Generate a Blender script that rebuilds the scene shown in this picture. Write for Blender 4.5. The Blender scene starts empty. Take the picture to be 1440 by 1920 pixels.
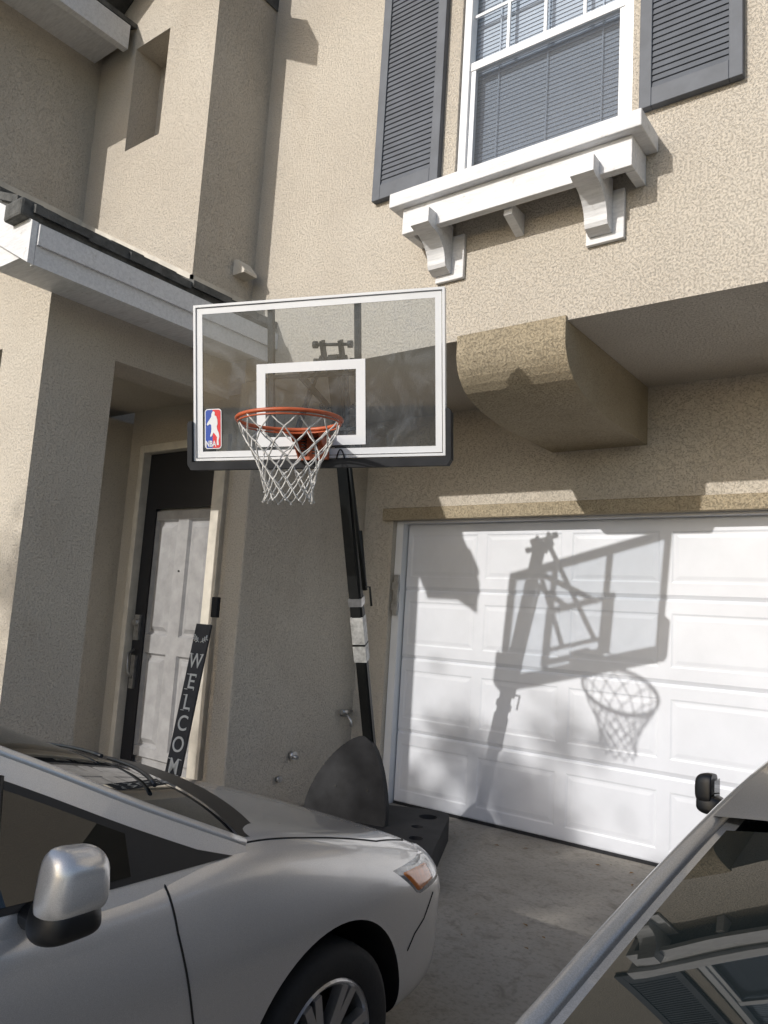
import bpy, bmesh, math, random
from mathutils import Vector, Matrix, noise
from mathutils.bvhtree import BVHTree
random.seed(7)
S=bpy.context.scene
COL=S.collection
rad=math.radians

# ------------------------------------------------------------------ materials
def new_mat(name):
    m=bpy.data.materials.new(name); m.use_nodes=True
    nt=m.node_tree; b=nt.nodes["Principled BSDF"]
    return m,nt,b
def N(nt,t,**k):
    n=nt.nodes.new(t)
    for a,v in k.items(): setattr(n,a,v)
    return n
def coords(nt,scale=(1,1,1)):
    tc=N(nt,'ShaderNodeTexCoord'); mp=N(nt,'ShaderNodeMapping')
    mp.inputs['Scale'].default_value=scale
    nt.links.new(tc.outputs['Object'],mp.inputs['Vector'])
    return mp.outputs['Vector']
def ramp(nt,src,stops):
    r=N(nt,'ShaderNodeValToRGB')
    e=r.color_ramp.elements
    while len(e)<len(stops): e.new(0.5)
    for i,(p,c) in enumerate(stops):
        e[i].position=p; e[i].color=(c[0],c[1],c[2],1) if not isinstance(c,(int,float)) else (c,c,c,1)
    nt.links.new(src,r.inputs['Fac']); return r.outputs['Color']
def noise_tex(nt,vec,scale,detail=4,rough=.55,dist=0):
    n=N(nt,'ShaderNodeTexNoise'); n.inputs['Scale'].default_value=scale
    n.inputs['Detail'].default_value=detail; n.inputs['Roughness'].default_value=rough
    n.inputs['Distortion'].default_value=dist
    nt.links.new(vec,n.inputs['Vector']); return n.outputs['Fac']
def mixc(nt,fac,a,b,mode='MIX'):
    m=N(nt,'ShaderNodeMix',data_type='RGBA',blend_type=mode)
    if isinstance(fac,float): m.inputs[0].default_value=fac
    else: nt.links.new(fac,m.inputs[0])
    for s,v in ((m.inputs[6],a),(m.inputs[7],b)):
        if isinstance(v,tuple): s.default_value=(v[0],v[1],v[2],1)
        else: nt.links.new(v,s)
    return m.outputs[2]
def mathn(nt,op,a,b):
    m=N(nt,'ShaderNodeMath',operation=op)
    for s,v in ((m.inputs[0],a),(m.inputs[1],b)):
        if isinstance(v,(int,float)): s.default_value=v
        else: nt.links.new(v,s)
    return m.outputs[0]
def bump(nt,b,h,strength,dist):
    n=N(nt,'ShaderNodeBump'); n.inputs['Strength'].default_value=strength; n.inputs['Distance'].default_value=dist
    nt.links.new(h,n.inputs['Height']); nt.links.new(n.outputs['Normal'],b.inputs['Normal'])

def stucco(name,c1,c2,dirt=(.36,.30,.23),bd=.006):
    m,nt,b=new_mat(name); v=coords(nt)
    n1=noise_tex(nt,v,1.1,5,.6,.4); n2=noise_tex(nt,v,85,5,.72,.2); n3=noise_tex(nt,v,150,3,.7,.0)
    col=mixc(nt,ramp(nt,n1,[(.35,0.0),(.68,1.0)]),c1,c2)
    col=mixc(nt,1.0,col,ramp(nt,n2,[(.30,.72),(.48,1.0),(.62,1.0),(.8,.92)]),'MULTIPLY')  # this and the next layer darken pits, painting in relief shading
    col=mixc(nt,1.0,col,ramp(nt,n3,[(.32,.72),(.5,1.0)]),'MULTIPLY')
    st=noise_tex(nt,coords(nt,(1.6,1.6,.6)),2.0,6,.7,.3)
    col=mixc(nt,ramp(nt,st,[(.55,0.0),(.8,.3)]),col,dirt)
    nt.links.new(col,b.inputs['Base Color']); b.inputs['Roughness'].default_value=.93
    h=ramp(nt,n2,[(.28,0.0),(.5,.85),(.75,1.0)])
    hh=mathn(nt,'ADD',h,mathn(nt,'MULTIPLY',n3,.6))
    bump(nt,b,hh,.85,bd); return m
M_ST=stucco("stucco_tan",(.54,.485,.41),(.605,.55,.47))
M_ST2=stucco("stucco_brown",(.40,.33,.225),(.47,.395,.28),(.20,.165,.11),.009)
def plain(name,c,rough=.6,metal=0,nscale=8,var=.12,bs=.0,bd=.002,bscale=60,coat=0,spec=None):
    m,nt,b=new_mat(name); v=coords(nt)
    n1=noise_tex(nt,v,nscale,5,.6)
    lo=tuple(x*(1-var) for x in c); hi=tuple(min(1,x*(1+var*.5)) for x in c)
    nt.links.new(mixc(nt,ramp(nt,n1,[(.3,0.0),(.7,1.0)]),lo,hi),b.inputs['Base Color'])
    b.inputs['Roughness'].default_value=rough; b.inputs['Metallic'].default_value=metal
    b.inputs['Coat Weight'].default_value=coat; b.inputs['Coat Roughness'].default_value=.04
    if spec is not None: b.inputs['Specular IOR Level'].default_value=spec
    if bs>0: bump(nt,b,noise_tex(nt,v,bscale,4,.6),bs,bd)
    return m
def woodpaint():
    m,nt,b=new_mat("white_wood_paint"); v=coords(nt,(1,6,6)); g=noise_tex(nt,v,9,6,.7,.6)
    v2=coords(nt); d=noise_tex(nt,v2,14,6,.7)
    col=mixc(nt,ramp(nt,g,[(.35,0.0),(.6,1.0)]),(.58,.58,.59),(.71,.71,.72))
    col=mixc(nt,ramp(nt,d,[(.60,0.0),(.72,.55)]),col,(.38,.36,.33))
    nt.links.new(col,b.inputs['Base Color']); b.inputs['Roughness'].default_value=.6
    bump(nt,b,g,.5,.004); return m
M_WHITE=woodpaint()
M_VINYL=plain("white_vinyl",(.72,.73,.75),.4,0,4,.06)
M_GDOOR=plain("garage_door_paint",(.63,.65,.70),.45,0,2.2,.08,.25,.0012,150)
M_SHUT=plain("shutter_grey_paint",(.09,.10,.12),.6,0,8,.2)
M_SHING=plain("roof_shingle",(.11,.11,.105),.95,0,14,.5,.8,.008,60)
M_BLACKP=plain("black_plastic",(.024,.025,.028),.72,0,10,.35,.3,.001,200,spec=.25)
M_POLE=plain("black_powder_coat",(.010,.011,.011),.5,0,10,.3,.1,.001,150,spec=.3)
M_STEEL=plain("galvanised_steel",(.5,.5,.5),.35,.9,20,.3)
M_ALU=plain("white_board_trim",(.68,.69,.71),.4,.0,5,.05)
M_ORANGE=plain("orange_rim_paint",(.46,.095,.03),.45,0,20,.3)
M_NET=plain("net_cord",(.56,.55,.53),.9,0,30,.35)
M_LABEL=plain("worn_sticker",(.50,.50,.49),.5,0,28,.45)
M_BLUE=plain("logo_blue",(.01,.06,.35),.4,0,5,.05)
M_RED=plain("logo_red",(.62,.02,.03),.4,0,5,.05)
M_SIGN=plain("sign_dark_wood",(.05,.05,.055),.7,0,12,.35,.4,.002,40)
M_LETTER=plain("sign_white_letter",(.75,.74,.7),.7,0,10,.1)
M_DOOR=plain("front_door_grey_paint",(.30,.30,.31),.5,0,9,.22,.2,.001,60)
M_DARK=plain("door_shade_paint",(.012,.013,.018),.35,0,5,.2)  # near-black for the shade painted on the front door
M_JAMB=plain("door_frame_paint",(.60,.56,.49),.6,0,8,.2)
M_BLIND=plain("blind_slat",(.56,.59,.64),.6,0,3,.05)
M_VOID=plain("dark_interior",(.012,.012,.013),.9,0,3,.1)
M_TYRE=plain("tyre_rubber",(.018,.018,.019),.8,0,30,.2,.4,.002,120)
M_RIMS=plain("alloy_rim",(.52,.52,.53),.32,.9,10,.1)
M_SEAM=plain("panel_gap",(.01,.01,.01),.8,0,3,.1)
M_TRIM=plain("black_trim",(.012,.012,.013),.4,0,20,.2)
M_AMBER=plain("amber_lens",(.70,.20,.03),.12,0,30,.3,coat=1)
M_BARK=plain("bark",(.10,.07,.05),.95,0,10,.4,.8,.02,20)
M_LEAF=plain("leaf",(.06,.10,.03),.7,0,3,.4)
M_DRYLEAF=plain("dry_leaf",(.22,.12,.04),.8,0,30,.4)
M_LENS=plain("headlight_lens",(.35,.36,.37),.06,.3,40,.5,coat=1)
def carpaint(name,c,rough):
    m,nt,b=new_mat(name); v=coords(nt)
    fl=noise_tex(nt,v,900,2,.5); dust=noise_tex(nt,v,3,6,.65)
    col=mixc(nt,ramp(nt,fl,[(.4,0.0),(.62,1.0)]),tuple(x*.88 for x in c),tuple(x*1.1 for x in c))
    nt.links.new(col,b.inputs['Base Color']); b.inputs['Metallic'].default_value=.5
    nt.links.new(ramp(nt,dust,[(.3,rough*.85),(.7,rough*1.25)]),b.inputs['Roughness'])
    b.inputs['Coat Weight'].default_value=1.0; b.inputs['Coat Roughness'].default_value=.03
    return m
M_SILVER=carpaint("silver_car_paint",(.66,.65,.64),.32)
M_GREYCAR=carpaint("grey_car_paint",(.27,.275,.285),.34)
def glass_dark():
    m,nt,b=new_mat("dark_car_glass"); v=coords(nt)
    b.inputs['Base Color'].default_value=(.006,.009,.010,1)
    b.inputs['Specular IOR Level'].default_value=.6
    nt.links.new(ramp(nt,noise_tex(nt,v,6,5,.6),[(.4,.0),(.8,.015)]),b.inputs['Roughness']); return m
M_CGLASS=glass_dark()
def clear_glass(name,tint,haze_amt,haze_col,smudge,refl=1.0):
    m=bpy.data.materials.new(name); m.use_nodes=True; nt=m.node_tree
    nt.nodes.clear(); out=N(nt,'ShaderNodeOutputMaterial')
    tr=N(nt,'ShaderNodeBsdfTransparent'); tr.inputs[0].default_value=(*tint,1)
    df=N(nt,'ShaderNodeBsdfDiffuse'); df.inputs[0].default_value=(*haze_col,1)
    gl=N(nt,'ShaderNodeBsdfGlossy'); gl.inputs['Roughness'].default_value=.03
    lw=N(nt,'ShaderNodeLayerWeight'); lw.inputs[0].default_value=.5
    fr=ramp(nt,lw.outputs['Facing'],[(0.0,.06*refl),(.6,.10*refl),(.95,.6*refl)])
    v=coords(nt); h=noise_tex(nt,v,4,8,.72,2.2)
    hz=ramp(nt,h,[(.46,haze_amt),(.66,haze_amt+smudge)])
    m1=N(nt,'ShaderNodeMixShader'); m2=N(nt,'ShaderNodeMixShader')
    nt.links.new(hz,m1.inputs[0]); nt.links.new(tr.outputs[0],m1.inputs[1]); nt.links.new(df.outputs[0],m1.inputs[2])
    nt.links.new(fr,m2.inputs[0]); nt.links.new(m1.outputs[0],m2.inputs[1]); nt.links.new(gl.outputs[0],m2.inputs[2])
    nt.links.new(m2.outputs[0],out.inputs[0]); return m
M_ACRYL=clear_glass("acrylic_board",(.70,.745,.79),.07,(.36,.39,.43),.12,.45)
M_WGLASS=clear_glass("window_glass",(.82,.87,.92),.03,(.4,.42,.45),.04)
M_SCREEN=clear_glass("insect_screen",(.72,.73,.75),.22,(.17,.18,.19),.02,.1)
def concrete():
    m,nt,b=new_mat("driveway_concrete"); v=coords(nt)
    n1=noise_tex(nt,v,1.6,6,.65,.3); n2=noise_tex(nt,v,40,5,.65); n3=noise_tex(nt,v,7,6,.7,.6)
    col=mixc(nt,ramp(nt,n1,[(.3,0.0),(.7,1.0)]),(.25,.232,.20),(.335,.31,.275))
    col=mixc(nt,1.0,col,ramp(nt,n2,[(.3,.68),(.5,1.0)]),'MULTIPLY')
    col=mixc(nt,ramp(nt,n3,[(.52,0.0),(.70,.7)]),col,(.14,.125,.105))
    nt.links.new(col,b.inputs['Base Color']); b.inputs['Roughness'].default_value=.9
    bump(nt,b,n2,.6,.005); return m
M_CONC=concrete()
M_ASPH=plain("asphalt",(.06,.06,.06),.9,0,4,.25,.5,.006,80)
M_GRND=plain("dry_ground",(.20,.18,.13),.95,0,2,.3,.5,.01,20)
M_GRASS=plain("lawn_grass",(.07,.10,.035),.95,0,4,.4,.8,.02,60)

# ------------------------------------------------------------------ helpers
def mesh_obj(name,bm,mat,parent=None,smooth=False,recalc=True,label=None):
    if recalc: bmesh.ops.recalc_face_normals(bm,faces=bm.faces)
    me=bpy.data.meshes.new(name); bm.to_mesh(me); bm.free()
    for m in (mat if isinstance(mat,(list,tuple)) else [mat]): me.materials.append(m)
    if smooth:
        for p in me.polygons: p.use_smooth=True
    o=bpy.data.objects.new(name,me); COL.objects.link(o)
    if parent is not None: par(o,parent)
    if label: o["label"]=label
    return o
WL={}
def wloc(o):
    return WL.get(o.name,Vector((0,0,0)))
def par(o,p):
    o.parent=p; o.matrix_parent_inverse=Matrix.Translation(-wloc(p))
def thing(name,loc,label,cat,group=None):
    e=bpy.data.objects.new(name,None); e.location=loc; e.empty_display_size=.3
    COL.objects.link(e); e["label"]=label; e["category"]=cat
    if group: e["group"]=group
    WL[e.name]=Vector(loc); return e
def box(bm,x0,x1,y0,y1,z0,z1,mi=0):
    vs=[bm.verts.new((x,y,z)) for x in (x0,x1) for y in (y0,y1) for z in (z0,z1)]
    for f in ((0,1,3,2),(4,6,7,5),(0,4,5,1),(2,3,7,6),(0,2,6,4),(1,5,7,3)):
        fc=bm.faces.new([vs[i] for i in f]); fc.material_index=mi
def boxes(name,lst,mat,parent=None,bev=0,seg=2,label=None,mtx=None):
    bm=bmesh.new()
    for b in lst: box(bm,*b)
    if bev: bmesh.ops.bevel(bm,geom=list(bm.edges),offset=bev,segments=seg,affect='EDGES',profile=.5)
    if mtx is not None: bm.transform(mtx)
    return mesh_obj(name,bm,mat,parent,label=label)
def prism(bm,poly,axis,a0,a1):
    def mk(p,a):
        return {'x':(a,p[0],p[1]),'y':(p[0],a,p[1]),'z':(p[0],p[1],a)}[axis]
    A=[bm.verts.new(mk(p,a0)) for p in poly]; B=[bm.verts.new(mk(p,a1)) for p in poly]
    n=len(poly)
    bm.faces.new(A); bm.faces.new(B[::-1])
    for i in range(n):
        bm.faces.new((A[i],B[i],B[(i+1)%n],A[(i+1)%n]))
def tube(bm,pts,r,n=8,closed=False,mi=0):
    pts=[Vector(p) for p in pts]; rings=[]; L=len(pts)
    up=Vector((.13,.21,.97)).normalized()
    for i,p in enumerate(pts):
        if closed: t=(pts[(i+1)%L]-pts[i-1])
        else: t=(pts[min(i+1,L-1)]-pts[max(i-1,0)])
        t.normalize()
        a=t.cross(up)
        if a.length<.1: a=t.cross(Vector((1,0,0)))
        a.normalize(); b=t.cross(a)
        rr=r[i] if isinstance(r,(list,tuple)) else r
        rings.append([bm.verts.new(p+(a*math.cos(2*math.pi*k/n)+b*math.sin(2*math.pi*k/n))*rr) for k in range(n)])
    m=L if closed else L-1
    for i in range(m):
        A=rings[i];B=rings[(i+1)%L]
        for k in range(n):
            f=bm.faces.new((A[k],A[(k+1)%n],B[(k+1)%n],B[k])); f.material_index=mi; f.smooth=True
    if not closed:
        bm.faces.new(rings[0][::-1]).material_index=mi; bm.faces.new(rings[-1]).material_index=mi
def sqbar(bm,a,b,w,d,ref=Vector((1,0,0))):
    a=Vector(a);b=Vector(b);t=(b-a).normalized(); x=(ref-t*ref.dot(t)).normalized(); y=t.cross(x)
    q=[(-w/2,-d/2),(w/2,-d/2),(w/2,d/2),(-w/2,d/2)]
    A=[bm.verts.new(a+x*i+y*j) for i,j in q];B=[bm.verts.new(b+x*i+y*j) for i,j in q]
    bm.faces.new(A[::-1]);bm.faces.new(B)
    for i in range(4): bm.faces.new((A[i],A[(i+1)%4],B[(i+1)%4],B[i]))
def text_bm(txt,size,mtx,ext=.0015,off=0.0):
    cu=bpy.data.curves.new("t",'FONT'); cu.body=txt; cu.size=size; cu.align_x='CENTER'; cu.align_y='CENTER'; cu.extrude=ext; cu.offset=off
    o=bpy.data.objects.new("t",cu); COL.objects.link(o); bpy.context.view_layer.update()
    dg=bpy.context.evaluated_depsgraph_get()
    me=bpy.data.meshes.new_from_object(o.evaluated_get(dg)); me.transform(mtx)
    bpy.data.objects.remove(o); bpy.data.curves.remove(cu)
    return me

# ------------------------------------------------------------------ ground
def sheet(name,x0,x1,y0,y1,z,mat,cuts=0):
    bm=bmesh.new(); vs=[bm.verts.new(p) for p in ((x0,y0,z),(x1,y0,z),(x1,y1,z),(x0,y1,z))]; bm.faces.new(vs)
    o=mesh_obj(name,bm,mat); o["kind"]="structure"; return o
sheet("ground",-150,150,-150,150,-.012,M_GRND)
sheet("lawn",-14,-5.0,-7,1.6,-.006,M_GRASS)
d=sheet("driveway",-4.9,3.2,-7.5,5.3,-.002,M_CONC)
sheet("road",-80,80,-18,-9.2,-.006,M_ASPH)
sheet("pavement",-80,80,-9.1,-7.6,.004,M_CONC)
bm=bmesh.new()
for i in range(60):
    x=random.uniform(-2.9,-.3); y=random.uniform(1.6,4.95)
    if random.random()<.5: y=random.uniform(4.5,4.98)
    a=random.uniform(0,6.28); s=random.uniform(.008,.022)
    q=Matrix.Rotation(a,3,'Z')@Matrix.Rotation(random.uniform(-.5,.5),3,'X')
    bm.faces.new([bm.verts.new(Vector((x,y,.006))+q@Vector(c)*s) for c in ((-1,0,0),(-.2,-.45,.1),(1,0,0),(.1,.4,.15))])
lf=mesh_obj("fallen_leaves",bm,M_DRYLEAF,recalc=False); lf["kind"]="stuff"; lf["label"]="scattered dry leaves lying on the concrete driveway"; lf["category"]="leaves"

# ------------------------------------------------------------------ house
house=thing("house",(-1.5,4.9,0),"tan stucco two-storey house with a white garage door and dark shutters","house")
YF=3.6; YG=4.9
WX0,WX1,WZ0,WZ1=-2.36,-1.29,3.93,5.5
boxes("upper_wall",[(-4.05,WX0,YF,YF+.22,3.0,6.3),(WX1,3.4,YF,YF+.22,3.0,6.3),(WX0,WX1,YF,YF+.22,3.0,WZ0),(WX0,WX1,YF,YF+.22,WZ1,6.3),
   (-4.05,3.4,YF+.22,YG+.3,3.0,3.12)],M_ST,house)
boxes("garage_wall",[(-3.91,-3.62,YG,YG+.3,0,2.17),(-3.91,3.4,YG,YG+.3,2.17,3.0),(1.3,3.4,YG,YG+.3,0,2.17)],M_ST,house)
boxes("entry_side_wall",[(-4.085,-3.91,YF,YG+.3,0,3.0)],M_ST,house,.012,3)
boxes("garage_header_band",[(-3.70,3.3,YG-.045,YG-.002,2.165,2.262)],M_ST2,house,.006)
bm=bmesh.new()
prof=[(YF-.02,3.02),(YF-.02,2.90),(YF-.012,2.86),(YF+.002,2.82),(YF+.025,2.782),(YF+.06,2.745),(YF+.105,2.712),(YF+.16,2.688),(YF+.23,2.668),(YF+.32,2.650),(YF+.45,2.632),(YF+.6,2.62),(YG-.002,2.615),(YG-.002,2.998),(YF+.002,2.998),(YF-.002,3.02)]
prism(bm,prof,'x',-2.27,-1.61)
mesh_obj("corbel_block",bm,M_ST2,house)
NX0,NX1,NZ0,NZ1=-5.02,-4.60,4.80,5.66
TX0,TX1,TY=-5.5,-4.05,3.06
boxes("entry_tower_wall",[(TX0,NX0,TY,YF+.2,3.3,6.6),(NX1,TX1,TY,YF+.2,3.3,6.6),(NX0,NX1,TY,YF+.2,3.3,NZ0),(NX0,NX1,TY,YF+.2,NZ1,6.6),(NX0,NX1,TY+.24,YF+.2,NZ0,NZ1)],M_ST,house)
boxes("side_wing_wall",[(-7.5,TX0,2.2,YF+.2,3.3,6.0)],M_ST,house)
boxes("porch_column",[(-4.70,-4.2,2.2,2.66,0,2.9)],M_ST,house)
bm=bmesh.new()
box(bm,-4.5,-4.2,2.66,YF,2.89,3.2); box(bm,-7.5,-4.2,2.2,2.66,2.9,3.2)
prism(bm,[(-7.5,3.2),(-4.2,3.2),(-4.2,3.34),(-5.5,4.05),(-7.5,4.05)],'y',2.2,2.4)
mesh_obj("porch_beam",bm,M_ST,house)
boxes("porch_side_wall",[(-7.5,-5.62,2.2,3.8,0,2.9)],M_ST,house)
boxes("porch_ceiling",[(-7.5,-4.5,2.66,3.8,3.0,3.1)],M_ST,house)
boxes("porch_floor",[(-5.62,-4.0,2.1,3.8,0,.10)],M_CONC,house)
DX0,DX1,DZ0,DZ1=-5.38,-4.49,.12,2.62
boxes("entry_wall",[(-5.62,DX0-.02,3.8,4.0,0,3.0),(DX1+.02,-4.085,3.8,4.0,0,3.0),(DX0-.02,DX1+.02,3.8,4.0,DZ1+.02,3.0)],M_ST,house)
fd=boxes("front_door",[(DX0,DX1,3.88,3.91,DZ0,DZ1)],M_DOOR,house)
def pan(bm,x0,x1,z0,z1,y,dpt=.012,w=.022,back=.002):
    def ring(i,yy): return [bm.verts.new((a,yy,b)) for a,b in [(x0+i,z0+i),(x1-i,z0+i),(x1-i,z1-i),(x0+i,z1-i)]]
    r0=ring(0,y);r1=ring(w*.5,y+dpt);r2=ring(w,y+dpt);r3=ring(w*2,y+back)
    for a,b in ((r0,r1),(r1,r2),(r2,r3)):
        for i in range(4): bm.faces.new((a[i],a[(i+1)%4],b[(i+1)%4],b[i]))
    bm.faces.new(r3); return r0
def panel_face(bm,X,Z,holes,y):
    for i in range(len(X)-1):
        for j in range(len(Z)-1):
            x0,x1,z0,z1=X[i],X[i+1],Z[j],Z[j+1]; mx,mz=holes
            o=[bm.verts.new((a,y,b)) for a,b in ((x0,z0),(x1,z0),(x1,z1),(x0,z1))]
            r=pan(bm,x0+mx,x1-mx,z0+mz,z1-mz,y,.022,.034,.004)
            for k in range(4): bm.faces.new((o[k],o[(k+1)%4],r[(k+1)%4],r[k]))
bm=bmesh.new(); panel_face(bm,[DX0+.08,-4.895,DX1-.0],[DZ0+.1,1.08,2.14],(.065,.07),3.852)
mesh_obj("door_panel",bm,M_DOOR,fd,recalc=False)
boxes("door_shade_strip",[(DX0,DX0+.14,3.838,3.849,DZ0,DZ1),(DX0+.14,DX1,3.838,3.849,2.16,DZ1)],M_DARK,fd)  # dark strips at left and top paint the porch shadow on the door
bm=bmesh.new(); box(bm,DX0+.035,DX0+.095,3.815,3.838,1.10,1.30); box(bm,DX0+.04,DX0+.09,3.815,3.838,.72,.98)
tube(bm,[(DX0+.065,3.82,1.02),(DX0+.065,3.77,1.0),(DX0+.065,3.765,.86),(DX0+.065,3.82,.80)],.011)
tube(bm,[(DX0+.065,3.838,1.24),(DX0+.065,3.79,1.24)],.026,12)
mesh_obj("handle",bm,M_STEEL,fd)
bm=bmesh.new(); tube(bm,[(-4.895,3.853,1.66),(-4.895,3.845,1.66)],.008,10); mesh_obj("peephole",bm,M_SEAM,fd)
boxes("door_frame",[(DX0-.06,DX0-.003,3.765,3.86,.1,DZ1+.07),(DX1+.003,DX1+.13,3.765,3.86,.1,DZ1+.07),(DX0-.003,DX1+.003,3.765,3.86,DZ1+.003,DZ1+.07)],M_JAMB,house,.006)
boxes("doorbell_box",[(-4.15,-4.09,YF-.035,YF-.002,1.33,1.47)],M_BLACKP,house,.006)
SL=.53
def zr(x): return 3.37+SL*(-3.8-x)
bm=bmesh.new()
for k in range(9):
    xa=-3.765-k*.215; xb=xa-.235
    za=zr(xa)+.012;zb=zr(xb)+.0
    P=[(xa,za-.012),(xa,za+.034),(xb,zb+.014),(xb,zb-.03)]
    y=1.83
    while y<YF-.001:
        w=random.uniform(.2,.34); y2=min(y+w,YF-.001); dz=random.uniform(-.008,.010); dx=random.uniform(-.012,.012) if k==0 else 0
        prism(bm,[(a+(dx if i<2 else 0),b+dz) for i,(a,b) in enumerate(P)],'y',y+.004,y2)
        y=y2
prism(bm,[(-3.8,3.30),(-3.8,3.37),(-5.5,zr(-5.5)-.0),(-5.5,zr(-5.5)-.10)],'y',1.86,YF-.002)
roof=mesh_obj("porch_roof",bm,M_SHING,house)
bm=bmesh.new()
prism(bm,[(-3.765,3.085),(-3.765,3.305),(-3.80,3.33),(-3.80,3.085)],'y',1.86,YF-.003)
box(bm,-3.745,-3.765+.002,1.86,YF-.003,3.19,3.30)
prism(bm,[(-3.765,3.085),(-3.765,3.315),(-6.2,3.315+SL*2.435),(-6.2,3.085+SL*2.435)],'y',1.825,1.858)
mesh_obj("fascia",bm,M_WHITE,roof)
bm=bmesh.new(); prism(bm,[(-3.802,3.16),(-3.802,3.19),(-4.2,3.40),(-4.2,3.16)],'y',1.862,YF-.003)
mesh_obj("soffit",bm,M_WHITE,roof)
bm=bmesh.new()
prism(bm,[(-4.03,zr(-4.03)+.03),(-4.03,zr(-4.03)+.085),(-5.5,zr(-5.5)+.085),(-5.5,zr(-5.5)+.03)],'y',TY-.02,TY-.002)
box(bm,-5.498,-5.478,2.2,TY-.02,zr(-5.5)+.02,zr(-5.5)+.085)
box(bm,-4.048,-4.03,TY-.02,YF-.002,zr(-4.03)+.01,zr(-4.03)+.085)
mesh_obj("flashing",bm,M_JAMB,roof)
boxes("ridge_end_cap",[(-3.97,-3.79,1.77,1.90,3.33,3.43)],M_SHING,roof,.015)
bm=bmesh.new(); prism(bm,[(-4.048,3.72),(-4.048,3.83),(-4.01,3.83),(-3.93,3.74),(-3.93,3.72)],'y',3.40,3.52)
mesh_obj("wall_vent",bm,M_JAMB,house)
bm=bmesh.new()
prism(bm,[(-3.87,5.80),(-3.87,5.98),(-4.78,6.52),(-5.7,5.98),(-5.7,5.80),(-4.78,6.34)],'y',2.62,3.05)
prism(bm,[(-4.04,5.92),(-4.04,6.09),(-4.78,6.52),(-5.6,6.04),(-5.6,5.87),(-4.78,6.34)],'y',3.05,YF+1.5)
prism(bm,[(2.95,6.10),(2.95,6.28),(7.5,8.2),(7.5,8.0)],'x',-3.3,3.7)
mesh_obj("upper_roof",bm,M_SHING,house)
bm=bmesh.new()
prism(bm,[(-3.86,5.785),(-3.86,5.97),(-4.78,6.515),(-4.78,6.33)],'y',2.59,2.618)
box(bm,-3.3,3.7,2.92,2.948,6.04,6.26); box(bm,-3.3,3.6,2.95,YF,6.04,6.06)
mesh_obj("upper_fascia",bm,M_WHITE,house)
bm=bmesh.new(); box(bm,-5.10,-5.04,1.7,3.0,5.63,5.83); box(bm,-7.5,-5.1,1.7,3.0,5.70,5.85); box(bm,-7.5,-5.04,1.66,1.698,5.62,5.86)
mesh_obj("wing_eave",bm,M_WHITE,house)
bm=bmesh.new(); prism(bm,[(-5.04,5.84),(-5.04,5.88),(-7.5,6.9),(-7.5,6.8)],'y',1.66,3.4)
mesh_obj("wing_roof",bm,M_SHING,house)
boxes("rear_wall",[(-7.5,3.4,8.8,9.0,0,6.2),(3.2,3.4,YG+.3,8.8,0,6.2),(-7.5,-7.3,YF+.2,8.8,0,6.2)],M_ST,house)
# window
fr=.055
win=boxes("window",[(WX0,WX0+fr,YF+.02,YF+.09,WZ0,WZ1),(WX1-fr,WX1,YF+.02,YF+.09,WZ0,WZ1),(WX0+fr,WX1-fr,YF+.02,YF+.09,WZ0,WZ0+.03),(WX0+fr,WX1-fr,YF+.02,YF+.09,WZ1-fr,WZ1)],M_VINYL,house,.004)
zm=4.755
boxes("sash",[(WX0+fr,WX1-fr,YF+.035,YF+.075,zm-.025,zm+.03),(WX0+fr,WX0+fr+.035,YF+.04,YF+.07,WZ0+.03,zm-.025),(WX1-fr-.035,WX1-fr,YF+.04,YF+.07,WZ0+.03,zm-.025),
   (WX0+fr+.035,WX1-fr-.035,YF+.04,YF+.07,WZ0+.03,WZ0+.07)],M_VINYL,win,.003)
mu=[]
for k in (1,2,3):
    x=WX0+fr+(WX1-WX0-2*fr)*k/4; mu.append((x-.009,x+.009,YF+.05,YF+.066,zm+.03,WZ1-fr))
mu.append((WX0+fr,WX1-fr,YF+.052,YF+.064,5.10,5.118))
boxes("muntin",mu,M_VINYL,win)
def vquad(name,x0,x1,y,z0,z1,mat,parent):
    bm=bmesh.new(); bm.faces.new([bm.verts.new(p) for p in ((x0,y,z0),(x1,y,z0),(x1,y,z1),(x0,y,z1))]); return mesh_obj(name,bm,mat,parent,recalc=False)
vquad("window_pane",WX0+fr,WX1-fr,YF+.08,WZ0+.03,WZ1-fr,M_WGLASS,win)
vquad("insect_screen",WX0+fr+.03,WX1-fr-.03,YF+.05,WZ0+.06,zm-.02,M_SCREEN,win)
bm=bmesh.new(); z=WZ0+.03
while z<WZ1-.05:
    x0,x1=WX0+.03,WX1-.03
    y=YF+.125
    vs=[bm.verts.new(p) for p in ((x0,y-.004,z),(x1,y-.004,z),(x1,y+.002,z+.030),(x0,y+.002,z+.030))]
    bm.faces.new(vs); z+=.027
for x in (-2.15,-1.83,-1.5): box(bm,x-.003,x+.003,YF+.108,YF+.112,WZ0+.03,WZ1-.05)
mesh_obj("blinds",bm,M_BLIND,win,recalc=False)
boxes("window_backing",[(WX0-.1,WX1+.1,YF+.23,YF+.25,WZ0-.1,WZ1+.1)],M_VOID,win)  # black sheet added for the unlit room, stops light leaks
sill=boxes("window_shelf",[(-2.64,-1.15,3.34,YF-.002,3.79,3.88)],M_WHITE,house,.006)
boxes("shelf_apron",[(-2.57,-1.21,3.39,3.44,3.63,3.789),(-2.57,-2.52,3.44,YF-.002,3.63,3.789),(-1.26,-1.21,3.44,YF-.002,3.63,3.789),(-2.52,-1.26,3.44,YF-.002,3.765,3.789)],M_WHITE,sill,.004)
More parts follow.
